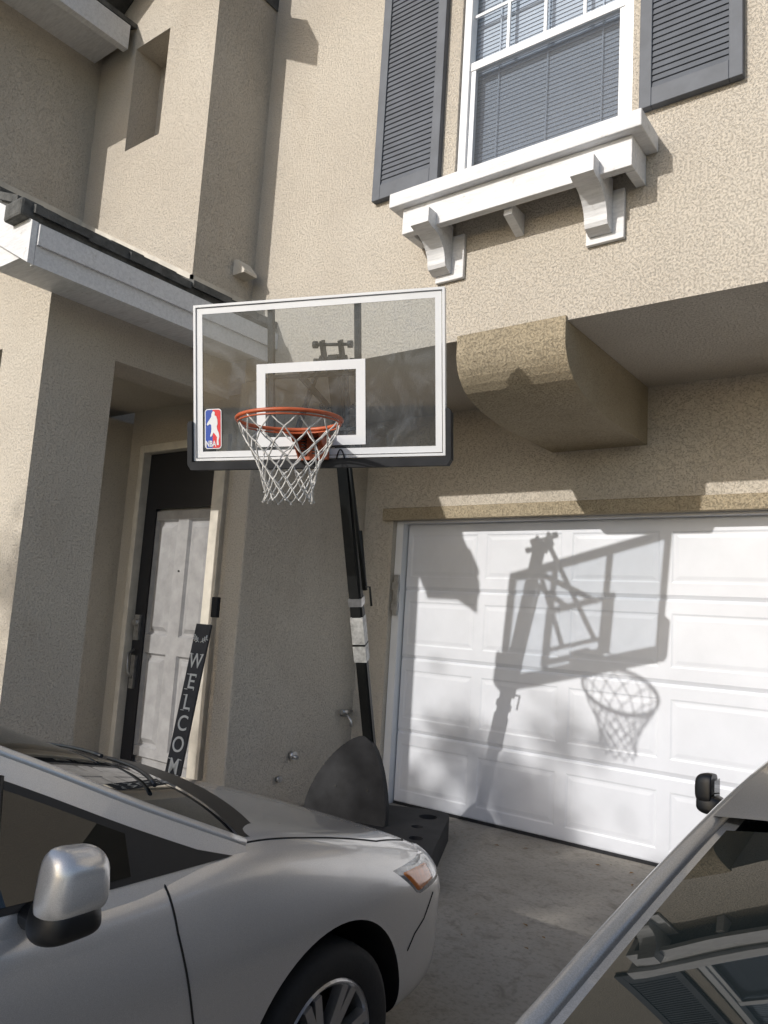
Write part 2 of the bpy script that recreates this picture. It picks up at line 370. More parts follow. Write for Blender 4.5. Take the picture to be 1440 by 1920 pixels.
def bracket(x0,x1,px0,px1,yf=3.31):
    bm=bmesh.new()
    pr=[(yf,3.70),(yf,3.615),(yf+.035,3.60)]
    for k in range(9):
        a=math.pi/2*k/8
        pr.append((yf+.035+.155*math.sin(a)*1.0, 3.60-.15*(1-math.cos(a))))
    pr+=[(yf+.20,3.43),(yf+.245,3.41),(3.572,3.41),(3.572,3.70)]
    prism(bm,pr,'x',x0,x1)
    o=mesh_obj("bracket",bm,M_WHITE,sill)
    boxes("bracket_plate",[(px0,px1,3.573,YF-.002,3.37,3.64)],M_WHITE,sill,.004)
bracket(-2.45,-2.33,-2.44,-2.25); bracket(-1.49,-1.37,-1.51,-1.31)
bm=bmesh.new(); prism(bm,[(3.45,3.66),(3.45,3.60),(YF-.002,3.54),(YF-.002,3.66)],'x',-1.93,-1.88); mesh_obj("bracket",bm,M_WHITE,sill)
for x0,x1 in ((-2.955,-2.455),(-1.24,-.75)):
    z0,z1=4.03,5.62; w=.062
    sh=boxes("shutter",[(x0,x0+w,YF-.045,YF-.002,z0,z1),(x1-w,x1,YF-.045,YF-.002,z0,z1),(x0+w,x1-w,YF-.045,YF-.002,z0,z0+.1),(x0+w,x1-w,YF-.045,YF-.002,z1-.09,z1),(x0+w,x1-w,YF-.026,YF-.003,z0+.1,z1-.09)],M_SHUT,house,.003)
    bm=bmesh.new(); z=z0+.1
    while z<z1-.11:
        prism(bm,[(YF-.026,z),(YF-.037,z+.003),(YF-.031,z+.033),(YF-.026,z+.033)],'x',x0+w,x1-w); z+=.034
    mesh_obj("louvre",bm,M_SHUT,sh)
# garage door
GX=[-3.545+.675*k for k in range(8)]; GZ=[0.0,.54,1.10,1.63,2.155]
bm=bmesh.new()
for j in range(4):
    z0,z1=GZ[j]+.006,GZ[j+1]-.006
    for i in range(7):
        x0,x1=GX[i],GX[i+1]; y=5.02
        o=[bm.verts.new((a,y,b)) for a,b in ((x0,z0+.02),(x1,z0+.02),(x1,z1-.012),(x0,z1-.012))]
        r=pan(bm,x0+.038,x1-.038,z0+.095,z1-.085,y,.0032,.022,.0010)
        for k in range(4): bm.faces.new((o[k],o[(k+1)%4],r[(k+1)%4],r[k]))
    def strip(za,ya,zb,yb):
        bm.faces.new([bm.verts.new(p) for p in ((GX[0],ya,za),(GX[-1],ya,za),(GX[-1],yb,zb),(GX[0],yb,zb))])
    strip(z0+.008,5.025,z0+.02,5.02); strip(z0-.006,5.030,z0+.008,5.025); strip(z1-.012,5.02,z1-.004,5.023); strip(z1-.004,5.023,z1+.006,5.030)
gd=mesh_obj("garage_door",bm,M_GDOOR,house,recalc=False)
boxes("door_backing",[(GX[0]-.05,GX[-1]+.05,5.045,5.07,0,2.2)],M_GDOOR,gd)
boxes("rubber_seal",[(GX[0],GX[-1],5.012,5.04,-.002,.018)],M_BLACKP,gd)
boxes("garage_door_jamb",[(-3.618,-3.553,4.95,5.044,0,2.168),(-3.553,1.28,4.95,5.044,2.152,2.168),(1.185,1.298,4.95,5.044,0,2.168)],M_VINYL,house)
bm=bmesh.new(); box(bm,-3.60,-3.56,4.925,4.95,1.42,1.74); box(bm,-3.61,-3.55,4.918,4.93,1.46,1.52); box(bm,-3.61,-3.55,4.918,4.93,1.62,1.68)
mesh_obj("lock_bracket",bm,M_STEEL,house)
bm=bmesh.new(); X=-3.91
tube(bm,[(X,4.76,.63),(X+.07,4.76,.63),(X+.10,4.76,.60),(X+.11,4.76,.55)],.013)
tube(bm,[(X+.05,4.70,.66),(X+.05,4.82,.66)],.02,10)
mesh_obj("hose_tap",bm,M_STEEL,house)
bm=bmesh.new(); tube(bm,[(X-.002,4.22,.38),(X+.04,4.22,.38)],.03,12); tube(bm,[(X,4.22,.38),(X+.07,4.22,.37)],.014,10); mesh_obj("pipe_outlet",bm,M_STEEL,house)
bm=bmesh.new(); tube(bm,[(X-.002,4.10,.23),(X+.03,4.10,.23)],.022,12); mesh_obj("pipe_outlet",bm,M_STEEL,house)

# ------------------------------------------------------------------ welcome sign
sign=thing("welcome_sign",(-4.11,3.32,.1),"tall narrow dark welcome board leaning against the porch wall","sign")
MS=Matrix.Translation((-4.12,3.31,.1))@Matrix.Rotation(rad(12),4,'Z')@Matrix.Rotation(rad(-10.0),4,'X')@Matrix.Rotation(rad(.6),4,'Y')
boxes("board",[(-.062,.062,0,.02,0,1.20)],M_SIGN,sign,.003,mtx=MS)
bm=bmesh.new()
for i,ch in enumerate("WELCOME"):
    zc=.945-i*.136
    me=text_bm(ch,.14,MS@Matrix.Translation((0,-.0018,zc))@Matrix.Rotation(rad(90),4,'X')@Matrix.Diagonal((.86 if ch not in 'WM' else .74,1,1,1)),off=.0006)
    bm.from_mesh(me)
    t2=bmesh.new()
    ser={'W':[(-.042,.048),(.042,.048)],'E':[(-.032,.049),(-.032,-.049)],'L':[(-.026,.049),(-.026,-.049)],'M':[(-.040,-.048),(.040,-.048),(-.040,.049),(.040,.049)]}.get(ch,[])
    for a,b in ser: box(t2,a-.014,a+.012,-.0035,-.001,zc+b-.0022,zc+b+.0022)
    if ch in 'EL':
        for a,b in ([(.030,-.042),(.030,.042)] if ch=='E' else [(.030,-.042)]): box(t2,a-.0025,a+.0025,-.0035,-.001,zc+b-.011,zc+b+.011)
    t2.transform(MS); tm=bpy.data.meshes.new("t"); t2.to_mesh(tm); t2.free(); bm.from_mesh(tm)
mesh_obj("lettering",bm,M_LETTER,sign)
bmt=bmesh.new()
for s in (-1,1):
    tube(bmt,[(s*.005,-.002,1.075),(s*.03,-.002,1.09),(s*.055,-.002,1.11)],.0025,5)
    for k in range(3):
        tube(bmt,[(s*(.018+.014*k),-.002,1.083+.008*k),(s*(.022+.014*k),-.002,1.105+.01*k)],[.002,.005],5)
        tube(bmt,[(s*(.018+.014*k),-.002,1.083+.008*k),(s*(.034+.014*k),-.002,1.075+.01*k)],[.002,.005],5)
bmt.transform(MS); mesh_obj("leaf_ornament",bmt,M_LETTER,sign)

# ------------------------------------------------------------------ basketball hoop
hoop=thing("basketball_hoop",(-3.0,4.0,0),"portable basketball hoop with clear backboard and black pole beside garage","basketball hoop")
CB=Matrix.Translation((-2.675,2.855,2.62))@Matrix.Rotation(rad(23),4,'Z')
MB=CB@Matrix.Rotation(rad(8.5),4,'X')@Matrix.Rotation(rad(-1.8),4,'Y')
MR=CB@Matrix.Rotation(rad(3.8),4,'X')@Matrix.Rotation(rad(-2.4),4,'Y')
W2,H2=.69,.422
def frame(x0,x1,z0,z1,t,y0,y1): return [(x0,x1,y0,y1,z0,z0+t),(x0,x1,y0,y1,z1-t,z1),(x0,x0+t,y0,y1,z0+t,z1-t),(x1-t,x1,y0,y1,z0+t,z1-t)]
bm=bmesh.new()
bm.faces.new([bm.verts.new(p) for p in ((-W2+.012,0,-H2+.012),(W2-.012,0,-H2+.012),(W2-.012,0,H2-.012),(-W2+.012,0,H2-.012))])
bm.transform(MB); bb=mesh_obj("backboard",bm,M_ACRYL,hoop,recalc=False)
boxes("board_frame",frame(-W2,W2,-H2,H2,.013,-.012,.03),M_ALU,bb,mtx=MB)
boxes("border_line",frame(-W2+.018,W2-.018,-H2+.018,H2-.018,.032,-.0045,-.0025),M_ALU,bb,mtx=MB)
boxes("target_square",frame(-.325,.275,-.355,.085,.05,-.0045,-.0025),M_ALU,bb,mtx=MB)
bm=bmesh.new()
px_=.03
padp=[(-W2-px_,-H2+.20),(-W2-px_,-H2-.02),(-W2-.01,-H2-.05),(W2+.01,-H2-.05),(W2+px_,-H2-.02),(W2+px_,-H2+.22),(W2+.02,-H2+.235),(W2+.003,-H2+.235),(W2+.003,-H2-.006),(-W2-.003,-H2-.006),(-W2-.003,-H2+.215),(-W2-.02,-H2+.215)]
prism(bm,padp,'y',-.03,.055); bm.transform(MB); mesh_obj("edge_pad",bm,M_BLACKP,bb)
for q in ((-.268,-.238,.012,.045,-H2+.014,H2-.014),(.212,.242,.012,.045,-H2+.014,H2-.014)):
    boxes("back_bar",[q],M_POLE,bb,mtx=MB)
lx,lz,lw,lh=-.578,-.250,.098,.216
def rrect(x0,x1,z0,z1,r,n=5):
    P=[]
    for cx,cz,a0 in ((x1-r,z1-r,0),(x0+r,z1-r,90),(x0+r,z0+r,180),(x1-r,z0+r,270)):
        for k in range(n+1):
            a=rad(a0+90*k/n); P.append((cx+r*math.cos(a),cz+r*math.sin(a)))
    return P
def flat(name,poly,y,mat,parent,M,th=.0008):
    bm=bmesh.new(); prism(bm,poly,'y',y-th,y); bm.transform(M); return mesh_obj(name,bm,mat,parent)
flat("logo_backing",rrect(lx-lw/2,lx+lw/2,lz-lh/2,lz+lh/2,.018),-.005,M_ALU,bb,MB)
e=.005
full=rrect(lx-lw/2+e,lx+lw/2-e,lz-lh/2+e,lz+lh/2-e,.014)
xs=lx-.002
Lp=[p for p in full if p[0]<xs]; Rp=[p for p in full if p[0]>=xs]
Lp=sorted(Lp,key=lambda p:math.atan2(p[1]-lz,p[0]-lx) % (2*math.pi))
Lp=[(xs,lz+lh/2-e)]+Lp+[(xs,lz-lh/2+e)]
Rt=[p for p in Rp if p[1]>lz];Rb=[p for p in Rp if p[1]<=lz]
Rp=[(xs,lz-lh/2+e)]+sorted(Rb,key=lambda p:math.atan2(p[1]-lz,p[0]-lx))+sorted(Rt,key=lambda p:math.atan2(p[1]-lz,p[0]-lx))+[(xs,lz+lh/2-e)]
flat("logo_blue_half",Lp,-.0062,M_BLUE,bb,MB); flat("logo_red_half",Rp,-.0062,M_RED,bb,MB)
sil=[(-.004,.092),(.004,.095),(.010,.090),(.011,.081),(.009,.074),(.020,.066),(.026,.048),(.027,.026),(.022,.012),(.026,-.006),(.034,-.024),(.037,-.044),(.032,-.064),(.034,-.088),(.022,-.088),(.022,-.066),(.024,-.046),(.013,-.030),(.003,-.020),(-.006,-.036),(-.013,-.044),(-.017,-.038),(-.011,-.018),(-.009,.002),(-.011,.022),(-.019,.026),(-.032,.018),(-.037,.024),(-.030,.038),(-.019,.052),(-.010,.066),(-.009,.080)]
flat("logo_player",[(lx+a*1.0,lz+b) for a,b in sil],-.0074,M_ALU,bb,MB)
me=text_bm("NBA",.036,MB@Matrix.Translation((lx-.013,-.0080,lz-.082))@Matrix.Rotation(rad(90),4,'X')@Matrix.Diagonal((.85,1.25,1,1)),.0008,.0008)
bm=bmesh.new(); bm.from_mesh(me); mesh_obj("logo_lettering",bm,M_ALU,bb)
# rim
RZ=-.305; RC=(.02,-.405,RZ); RR=.243
def circ(c,r,n): return [(c[0]+r*math.cos(2*math.pi*k/n),c[1]+r*math.sin(2*math.pi*k/n),c[2]) for k in range(n)]
bm=bmesh.new(); tube(bm,circ(RC,RR,64),.0095,10,True); tube(bm,circ((RC[0],RC[1],RC[2]-.018),RR-.004,64),.004,6,True)
for s in (-1,1): tube(bm,[(s*.085,0,RZ-.01),(s*.10,-.14,RZ-.005),(s*.14,-.20,RZ)],.009,8)
box(bm,-.075,.075,-.165,0,RZ-.012,RZ+.008); box(bm,-.08,.08,-.025,0.012,RZ-.13,RZ+.03)
prism(bm,[(-.15,RZ-.01),(-.025,RZ-.01),(-.025,RZ-.12)],'x',-.078,-.07);prism(bm,[(-.15,RZ-.01),(-.025,RZ-.01),(-.025,RZ-.12)],'x',.07,.078)
bm.transform(MR); rim=mesh_obj("rim",bm,M_ORANGE,hoop)
for s in (-.03,.03):
    bm=bmesh.new()
    tube(bm,[(s+.014*math.cos(t*.9),-.07+.014*math.sin(t*.9),RZ-.02-.0022*t) for t in range(0,44)],.003,5)
    bm.transform(MR); mesh_obj("spring",bm,M_POLE,rim)
bm=bmesh.new(); nn=12
rows=[(.238,-.012),(.215,-.072),(.185,-.130),(.155,-.187),(.132,-.24),(.118,-.292),(.112,-.342),(.118,-.385)]
for i in range(nn):
    for s in (1,-1):
        pts=[]
        for k,(r,z) in enumerate(rows):
            a=2*math.pi*(i+s*.5*k)/nn if k>0 else 2*math.pi*i/nn
            jx=noise.noise(Vector((i*.7,k*.9,s)))*.014
            pts.append((RC[0]+(r+jx)*math.cos(a),RC[1]+(r+jx)*math.sin(a),RC[2]+z+jx))
        sm=[]
        for k in range(len(pts)-1):
            A=Vector(pts[k]);B=Vector(pts[k+1]); sm+= [A,(A+B)/2+Vector((0,0,-.005))]
        sm.append(Vector(pts[-1])); tube(bm,sm,.0036,5)
    for k in range(1,len(rows)):
        r,z=rows[k]; a=2*math.pi*(i+.5*k)/nn
        bmesh.ops.create_icosphere(bm,subdivisions=1,radius=.0062,matrix=Matrix.Translation((RC[0]+r*math.cos(a),RC[1]+r*math.sin(a),RC[2]+z)))
bm.transform(MR); mesh_obj("net",bm,M_NET,rim)
# pole
B=Vector((-3.085,4.14,.30)); T=Vector((-2.89,3.23,2.90)); ax=(T-B).normalized()
bk=Vector((-.407,.9135,0)); sd=Vector((.9135,.407,0))
bm=bmesh.new()
sqbar(bm,B,B+ax*.95,.070,.070,sd); sqbar(bm,B+ax*.92,T,.078,.078,sd)
bmesh.ops.bevel(bm,geom=list(bm.edges),offset=.012,segments=3,affect='EDGES')
pole=mesh_obj("pole",bm,M_POLE,hoop)
bm=bmesh.new(); sqbar(bm,B+ax*.88,B+ax*1.17,.0800,.0800,sd); mesh_obj("sticker",bm,M_LABEL,pole)
bm=bmesh.new(); sqbar(bm,B+ax*1.24,B+ax*1.29,.084,.084,sd); mesh_obj("clamp_ring",bm,M_STEEL,pole)
bm=bmesh.new(); sqbar(bm,B+ax*.985,B+ax*.997,.082,.082,sd); mesh_obj("sticker_band",bm,M_POLE,pole)
bm=bmesh.new(); a=B+ax*1.36+sd*.062-bk*.01; b_=B+ax*2.38+sd*.040-bk*.05
tube(bm,[a,b_],.012,10); tube(bm,[a+ax*-.02,a+ax*.35],.017,10); tube(bm,[a,a+sd*.04-bk*.03,a+sd*.04-bk*.03-ax*.12],.007,8)
mesh_obj("height_jack",bm,M_POLE,pole)
def L(x,y,z): return MB@Vector((x,y,z))
bm=bmesh.new()
for s in (-1,1):
    sqbar(bm,L(.03+s*.14,.03,-.27),T+sd*s*.075+ax*-.02,.016,.040,sd)
    sqbar(bm,L(.03+s*.12,.03,.02),T+sd*s*.065+ax*-.30,.016,.036,sd)
    sqbar(bm,T+sd*s*.055-ax*.08,T+sd*s*.055+ax*.07-bk*.03,.018,.06,sd)
sqbar(bm,L(-.24,.035,-.27),L(.22,.035,-.27),.018,.022,Vector((0,0,1)))
sqbar(bm,L(-.24,.035,.02),L(.22,.035,.02),.018,.022,Vector((0,0,1)))
H=T+ax*.05-bk*.02
for p,q,rr in ((H-sd*.10,H+sd*.11,.022),(T-ax*.30-sd*.10,T-ax*.30+sd*.10,.016),(T-sd*.11-ax*.04,T+sd*.11-ax*.04,.020)):
    tube(bm,[p,q],.010,8)
    for z in (p,q):
        d_=(q-p).normalized()*.014; tube(bm,[z-d_,z+d_],rr,8)
mesh_obj("lift_arm",bm,M_POLE,hoop)
def arc(p,q,sag,n=12): 
    p=Vector(p);q=Vector(q); return [p.lerp(q,k/n)+Vector((0,0,-sag*4*(k/n)*(1-k/n))) for k in range(n+1)]
for p_,q_,s_,r_ in (((.03,.02,-.36),(.22,.02,-.42),-.05,.006),((.12,-.02,-.44),(.17,-.02,-.44),-.06,.004),((.0,.03,-.37),(.42,.02,-.43),-.035,.004)):
    bm=bmesh.new(); tube(bm,[L(*v) for v in arc(p_,q_,s_)],r_,6); mesh_obj("cable",bm,M_BLACKP,hoop)
# shroud
bm=bmesh.new()
op=[(-.28,-.45)]
for k in range(0,25):
    a=math.pi*k/24
    h=math.sin(a)**1.35; x=-math.cos(a)
    x=math.copysign(abs(x)**1.2,x)
    op.append((.28*x+.06*h*h,-.26+.46*h))
op+=[(.28,-.45)]
MSH=Matrix.Translation((-3.13,3.95,.45))@Matrix.Rotation(rad(14),4,'Z')@Matrix.Rotation(rad(-10),4,'X')
prism(bm,op,'y',-.03,.03); bm.transform(MSH); mesh_obj("base_shroud",bm,M_BLACKP,hoop)
for s in (-.08,.14):
    bm=bmesh.new(); tube(bm,[MSH@Vector((s,-.028,-.12)),MSH@Vector((s,-.034,-.12))],.007,8); mesh_obj("bolt",bm,M_POLE,hoop)
# tank base
MBS=Matrix.Translation((-2.90,3.80,0))@Matrix.Rotation(rad(25.5),4,'Z')
bm=bmesh.new(); pl=rrect(-.46,.46,-.66,.66,.13,6)
prism(bm,pl,'z',.0,.10)
bm.faces.ensure_lookup_table()
top=[f for f in bm.faces if all(abs(v.co.z-.10)<1e-5 for v in f.verts)][0]
r=bmesh.ops.inset_region(bm,faces=[top],thickness=.035,depth=0.0)
bmesh.ops.translate(bm,verts=list(top.verts),vec=(0,0,.05))
base=mesh_obj("tank_base",bm,M_BLACKP,hoop)
cut=bmesh.new()
for (cx,cy,cr) in ((.33,.46,.07),(.33,-.05,.05),(.33,-.48,.07),(.30,.20,.045)):
    bmesh.ops.create_cone(cut,cap_ends=True,segments=24,radius1=cr*.7,radius2=cr,depth=.16,matrix=Matrix.Translation((cx,cy,.15)))
cm=bpy.data.meshes.new("c"); cut.to_mesh(cm); cut.free(); co=bpy.data.objects.new("cutter_tmp",cm); COL.objects.link(co)
def apply_bool(o,c):
    md=o.modifiers.new("b",'BOOLEAN'); md.object=c; md.operation='DIFFERENCE'; md.solver='EXACT'
    bpy.context.view_layer.update(); dg=bpy.context.evaluated_depsgraph_get()
    me=bpy.data.meshes.new_from_object(o.evaluated_get(dg)); o.modifiers.clear(); o.data=me
    bpy.data.objects.remove(c)
apply_bool(base,co); base.data.transform(MBS)

# ------------------------------------------------------------------ cars
def crom(L,m):
    out=[]; n=len(L)
    for i in range(n-1):
        p0=L[max(i-1,0)];p1=L[i];p2=L[i+1];p3=L[min(i+2,n-1)]
        for k in range(m):
            t=k/m
            out.append(tuple(.5*((2*p1[j])+(-p0[j]+p2[j])*t+(2*p0[j]-5*p1[j]+4*p2[j]-p3[j])*t*t+(-p0[j]+3*p1[j]-3*p2[j]+p3[j])*t**3) for j in (0,1)))
    out.append(L[-1]); return out
def make_car(name,label,cx,yw,paint,A0,roofz=1.40,roof_rear=-2.45,rear_end=-3.15,rear_z=1.0,rs_z=1.34,side_tumble=.45,blackmirror=False,mir=(1.05,-.97,.955),msz=1.0,fs=1.0,hz=0.0,ws_s=0.0,bulge=1.0,div=False,rail=.02,hl=0.0,sb=.20,wo_=.05):
    car=thing(name,(cx,yw-1.2,0),label,"car")
    O=Matrix.Translation((cx,yw,0))
    st=[ # s,w,zsh,zc,zb
     (.935,.30,.50,.58,.24),(.92,.48,.53,.60,.22),(.86,.64,.57,.645,.20),(.74,.765,.61,.685,.19),(.55,.835,.66,.735,.19),(.28,.868,.73,.79,.20),(0,.878,.785,.845,.2),
     (-.28,.878,.825,.895,.2),(-.46,.878,.82,.915,.2),(-.60,.878,.80,.87,.2),(-.9,.878,.80,.85,.2),(-1.5,.88,.81,.86,.2),(-2.2,.88,.83,.88,.2),(-2.75,.875,.86,.90,.2),
     (-3.0,.865,.90,rear_z-.02,.2),(-3.3,.84,.89,rear_z-.02,.22),(-3.55,.78,.85,rear_z-.06,.25),(-3.68,.62,.6,.88,.28)]
    st=[(s*fs,w,a-(hz*.7 if s>-.1 else 0),c-(hz if s>-.1 else hz*.5 if s>-.5 else 0),z) if s>0 else (s,w,a-(hz*.5 if s>-.1 else 0),c-(hz if s>-.1 else hz*.6 if s>-.5 else 0),z) for s,w,a,c,z in st]
    bm=bmesh.new(); rings=[]
    for s,w,zsh,zc,zb in st:
        hp=[(0,zb),(w*.85,zb),(w*.985,zb+.06),(w*.992,.38),(w*1.0,min(.56,zsh-.10)),(w*1.004,min(.64,zsh-.06)),(w-.022,zsh-.012),(w-.085,zsh+.045),(w*.55,zc-.008),(0,zc)]
        ring=[bm.verts.new((x,s,z)) for x,z in hp]+[bm.verts.new((-x,s,z)) for x,z in hp[-2:0:-1]]
        rings.append(ring)
    for A,Bq in zip(rings,rings[1:]):
        n=len(A)
        for i in range(n): bm.faces.new((A[i],A[(i+1)%n],Bq[(i+1)%n],Bq[i]))
    bm.faces.new(rings[0]); bm.faces.new(rings[-1][::-1])
    body=mesh_obj("body",bm,[paint,M_TRIM],car,smooth=True)
    sub=body.modifiers.new("s",'SUBSURF'); sub.levels=3; sub.render_levels=3
    bpy.context.view_layer.update(); dg=bpy.context.evaluated_depsgraph_get()
    me=bpy.data.meshes.new_from_object(body.evaluated_get(dg)); body.modifiers.clear(); body.data=me
    tmp=bmesh.new(); tmp.from_mesh(me); bvh=BVHTree.FromBMesh(tmp); tmp.free()
    cb=bmesh.new()
    for s in (ws_s,-2.67):
        for sg in (-1,1):
            bmesh.ops.create_cone(cb,cap_ends=True,segments=72,radius1=.335,radius2=.335,depth=.42,matrix=Matrix.Translation((sg*.82,s,.265))@Matrix.Rotation(rad(90),4,'Y'))
    cm=bpy.data.meshes.new("c"); cb.to_mesh(cm); cb.free(); cm.materials.append(paint); cm.materials.append(M_TRIM)
    for p in cm.polygons: p.material_index=1
    co=bpy.data.objects.new("cutter_tmp",cm); COL.objects.link(co)
    apply_bool(body,co)
    for p in body.data.polygons: p.use_smooth=True
    body.data.set_sharp_from_angle(angle=rad(38))
    body.data.transform(O)
    def proj(p,d):
        p=Vector(p);d=Vector(d).normalized()
        h=bvh.ray_cast(p-d*.6,d)
        return h[0],h[1]
    def patch(nm,quad,d,mat,off=.004,nu=14,nv=7,parent=None):
        q=[Vector(a) for a in quad]; bm=bmesh.new(); g=[]
        for i in range(nu+1):
            row=[]
            for j in range(nv+1):
                u=i/nu;v=j/nv
                p=q[0]*(1-u)*(1-v)+q[1]*u*(1-v)+q[2]*u*v+q[3]*(1-u)*v
                h,nrm=proj(p,d)
                if h is None: h=p;nrm=Vector((0,0,0))
                edge=min(u,1-u,v,1-v)
                row.append(bm.verts.new(h+nrm*(off if edge>0 else -.003)))
            g.append(row)
        for i in range(nu):
            for j in range(nv): bm.faces.new((g[i][j],g[i+1][j],g[i+1][j+1],g[i][j+1]))
        bm.transform(O); return mesh_obj(nm,bm,mat,parent or car,smooth=True)
    def seam(pts,d,r=.0028):
        out=[]
        for a,b in zip(pts,pts[1:]):
            a=Vector(a);b=Vector(b)
            for k in range(10):
                h,nr=proj(a.lerp(b,k/10),d)
                if h is not None: out.append(h)
        if len(out)>2:
            bm=bmesh.new(); tube(bm,out,r,6); bm.transform(O); mesh_obj("panel_seam",bm,M_SEAM,car)
    for sg in (1,-1):
        D=(-sg,0,0)
        seam([(sg*.9,-.58,.83),(sg*.9,-.56,.72),(sg*.9,-.52,.58),(sg*.9,-.48,.44),(sg*.9,-.46,.34),(sg*.9,-.49,.23)],D)
        seam([(sg*.9,-1.62,.80),(sg*.9,-1.62,.25)],D)
        seam([(sg*.8,.56*fs,.58-hz),(sg*.8,.49*fs,.52-hz),(sg*.8,.42*fs,.46),(sg*.8,.37*fs,.42)],D)
        seam([(sg*.80,-.38,1),(sg*.79,-.1,1),(sg*.76,.3*fs,1),(sg*.66,.62*fs,1),(sg*.55,.78*fs,1)],(0,0,-1))
    for sg in (1,-1):
        hd=patch("headlight",[(sg*.86,.34*fs-hl,.705-hz+hl*.12),(sg*.60,.86*fs-hl,.65-hz+hl*.12),(sg*.66,.86*fs-hl,.565-hz+hl*.12),(sg*.85,.52*fs-hl,.59-hz+hl*.12)],(-.75*sg,-.62,-.12),M_LENS,.005)
        patch("indicator",[(sg*.86,.40*fs-hl,.690-hz+hl*.12),(sg*.79,.64*fs-hl,.662-hz+hl*.12),(sg*.80,.64*fs-hl,.602-hz+hl*.12),(sg*.85,.52*fs-hl,.602-hz+hl*.12)],(-.75*sg,-.62,-.12),M_AMBER,.009,parent=hd)
    def xs_(z): return .835-(z-.80)*side_tumble
    zt=roofz; mm=4
    ctl=A0+[(-1.9,zt-.045),(roof_rear+.2,zt-.06),(roof_rear,rs_z)]+[(roof_rear+(rear_end-roof_rear)*.33,rs_z-(rs_z-rear_z)*.24),(roof_rear+(rear_end-roof_rear)*.66,rs_z-(rs_z-rear_z)*.58),(rear_end,rear_z-.02)]
    dense=crom(ctl,mm); nA=len(A0)
    A_out=dense[:(nA-1)*mm+1]; RL=dense[(nA-1)*mm:(nA+2)*mm+1]; CL=dense[(nA+2)*mm:]
    outl=dense+[(rear_end,.86),(-1.5,.80),(-.34,.80)]
    for sg in (1,-1):
        bm=bmesh.new(); vs=[bm.verts.new((sg*xs_(z),s,z)) for s,z in outl]; bm.faces.new(vs)
        ex=bmesh.ops.extrude_face_region(bm,geom=list(bm.faces)); bmesh.ops.translate(bm,verts=[v for v in ex['geom'] if isinstance(v,bmesh.types.BMVert)],vec=(-sg*.03,0,-.004))
        bmesh.ops.triangulate(bm,faces=bm.faces); bm.transform(O); mesh_obj("pillar",bm,paint,car)
        bm=bmesh.new(); tube(bm,[(sg*(xs_(z)-rail*.7),s,z-rail*.3) for s,z in dense],rail,12); bm.transform(O); mesh_obj("roof_rail",bm,paint,car,recalc=True)
        tip=[(-.38,.832)]; front=[(s-.03,z-wo_) for s,z in A_out[mm//2:-1] if z-wo_>.86]+[(-1.54,zt-.105)]
        rr_=[(-1.9,zt-.10),(roof_rear+.28,zt-.12)]; cc=[(rear_end+.38,.98 if zt>1.31 else .95),(rear_end+.42,.875)]
        bl=[(-2.0,.86),(-1.2,.842),(-.7,.832)]
        wo=tip+front+rr_+cc+bl
        def poly(nm,P,off,mat):
            bm=bmesh.new(); vs=[bm.verts.new((sg*(xs_(z)+off),s,z)) for s,z in P]; bm.faces.new(vs)
            bmesh.ops.triangulate(bm,faces=bm.faces); bm.transform(O); return mesh_obj(nm,bm,mat,car)
        poly("window_trim",wo,.004,M_TRIM)
        def seg(sa,sb_,nm):
            ins=.014
            def interp(L,s):
                L=sorted(L)
                for (a,za),(b,zb) in zip(L,L[1:]):
                    if a<=s<=b: return za+(zb-za)*(s-a)/(b-a+1e-9)
                return L[0][1] if s<L[0][0] else L[-1][1]
            tp=tip+front+rr_+cc[:1]; bt=tip+[(-.7,.832),(-1.2,.842),(-2.0,.86)]+[cc[1]]
            P=[]
            n=10
            for k in range(n+1):
                s=sa+(sb_-sa)*k/n; P.append((s,interp(tp,s)-ins*1.2))
            for k in range(n,-1,-1):
                s=sa+(sb_-sa)*k/n; P.append((s,interp(bt,s)+ins))
            poly(nm,P,.0075,M_CGLASS)
        seg(-.66,-.935,"quarter_window"); seg(-.99,-1.60,"side_window"); seg(-1.70,rear_end+.52,"side_window")
        if div:
            bm=bmesh.new(); tube(bm,[(sg*(xs_(.84)+.004),-.955,.845),(sg*(xs_(1.06)+.004),-.915,1.06)],.012,8); bm.transform(O); mesh_obj("window_divider",bm,M_TRIM,car)
    def gpatch(nm,fn,mat,nu=20,nv=12,parent=None):
        bm=bmesh.new(); g=[[bm.verts.new(fn(-1+2*i/nu,j/nv)) for j in range(nv+1)] for i in range(nu+1)]
        for i in range(nu):
            for j in range(nv): bm.faces.new((g[i][j],g[i+1][j],g[i+1][j+1],g[i][j+1]))
        bm.transform(O); return mesh_obj(nm,bm,mat,parent or car,smooth=True)
    def along(L,v):
        t=v*(len(L)-1); i=min(int(t),len(L)-2); f=t-i
        return L[i][0]+(L[i+1][0]-L[i][0])*f, L[i][1]+(L[i+1][1]-L[i][1])*f
    def ws(u,v):
        s,z=along(A_out,v); x=xs_(z)-.012
        ex=(1-abs(u)**2.3)
        return (u*x,s+ex*(sb-sb*.6*v),z+ex*(.060*(1-v)**2+.030*v*(1-v)*2+.02*v*v)*bulge-.002)
    gpatch("windscreen",ws,M_CGLASS,28,16)
    def cowl(u,v):
        p=ws(u*.97,0); return (p[0]*1.0,p[1]+.13*v*(1-.3*abs(u)),p[2]+.006-.024*v)
    gpatch("cowl",cowl,M_TRIM,20,4)
    for q0,q1 in ((-.45,.30),(.05,.72)):
        bm=bmesh.new(); tube(bm,[Vector(ws(q0+(q1-q0)*k/8,.03+.10*k/8))+Vector((0,.01,.010)) for k in range(9)],.006,6); bm.transform(O); mesh_obj("wiper",bm,M_TRIM,car)
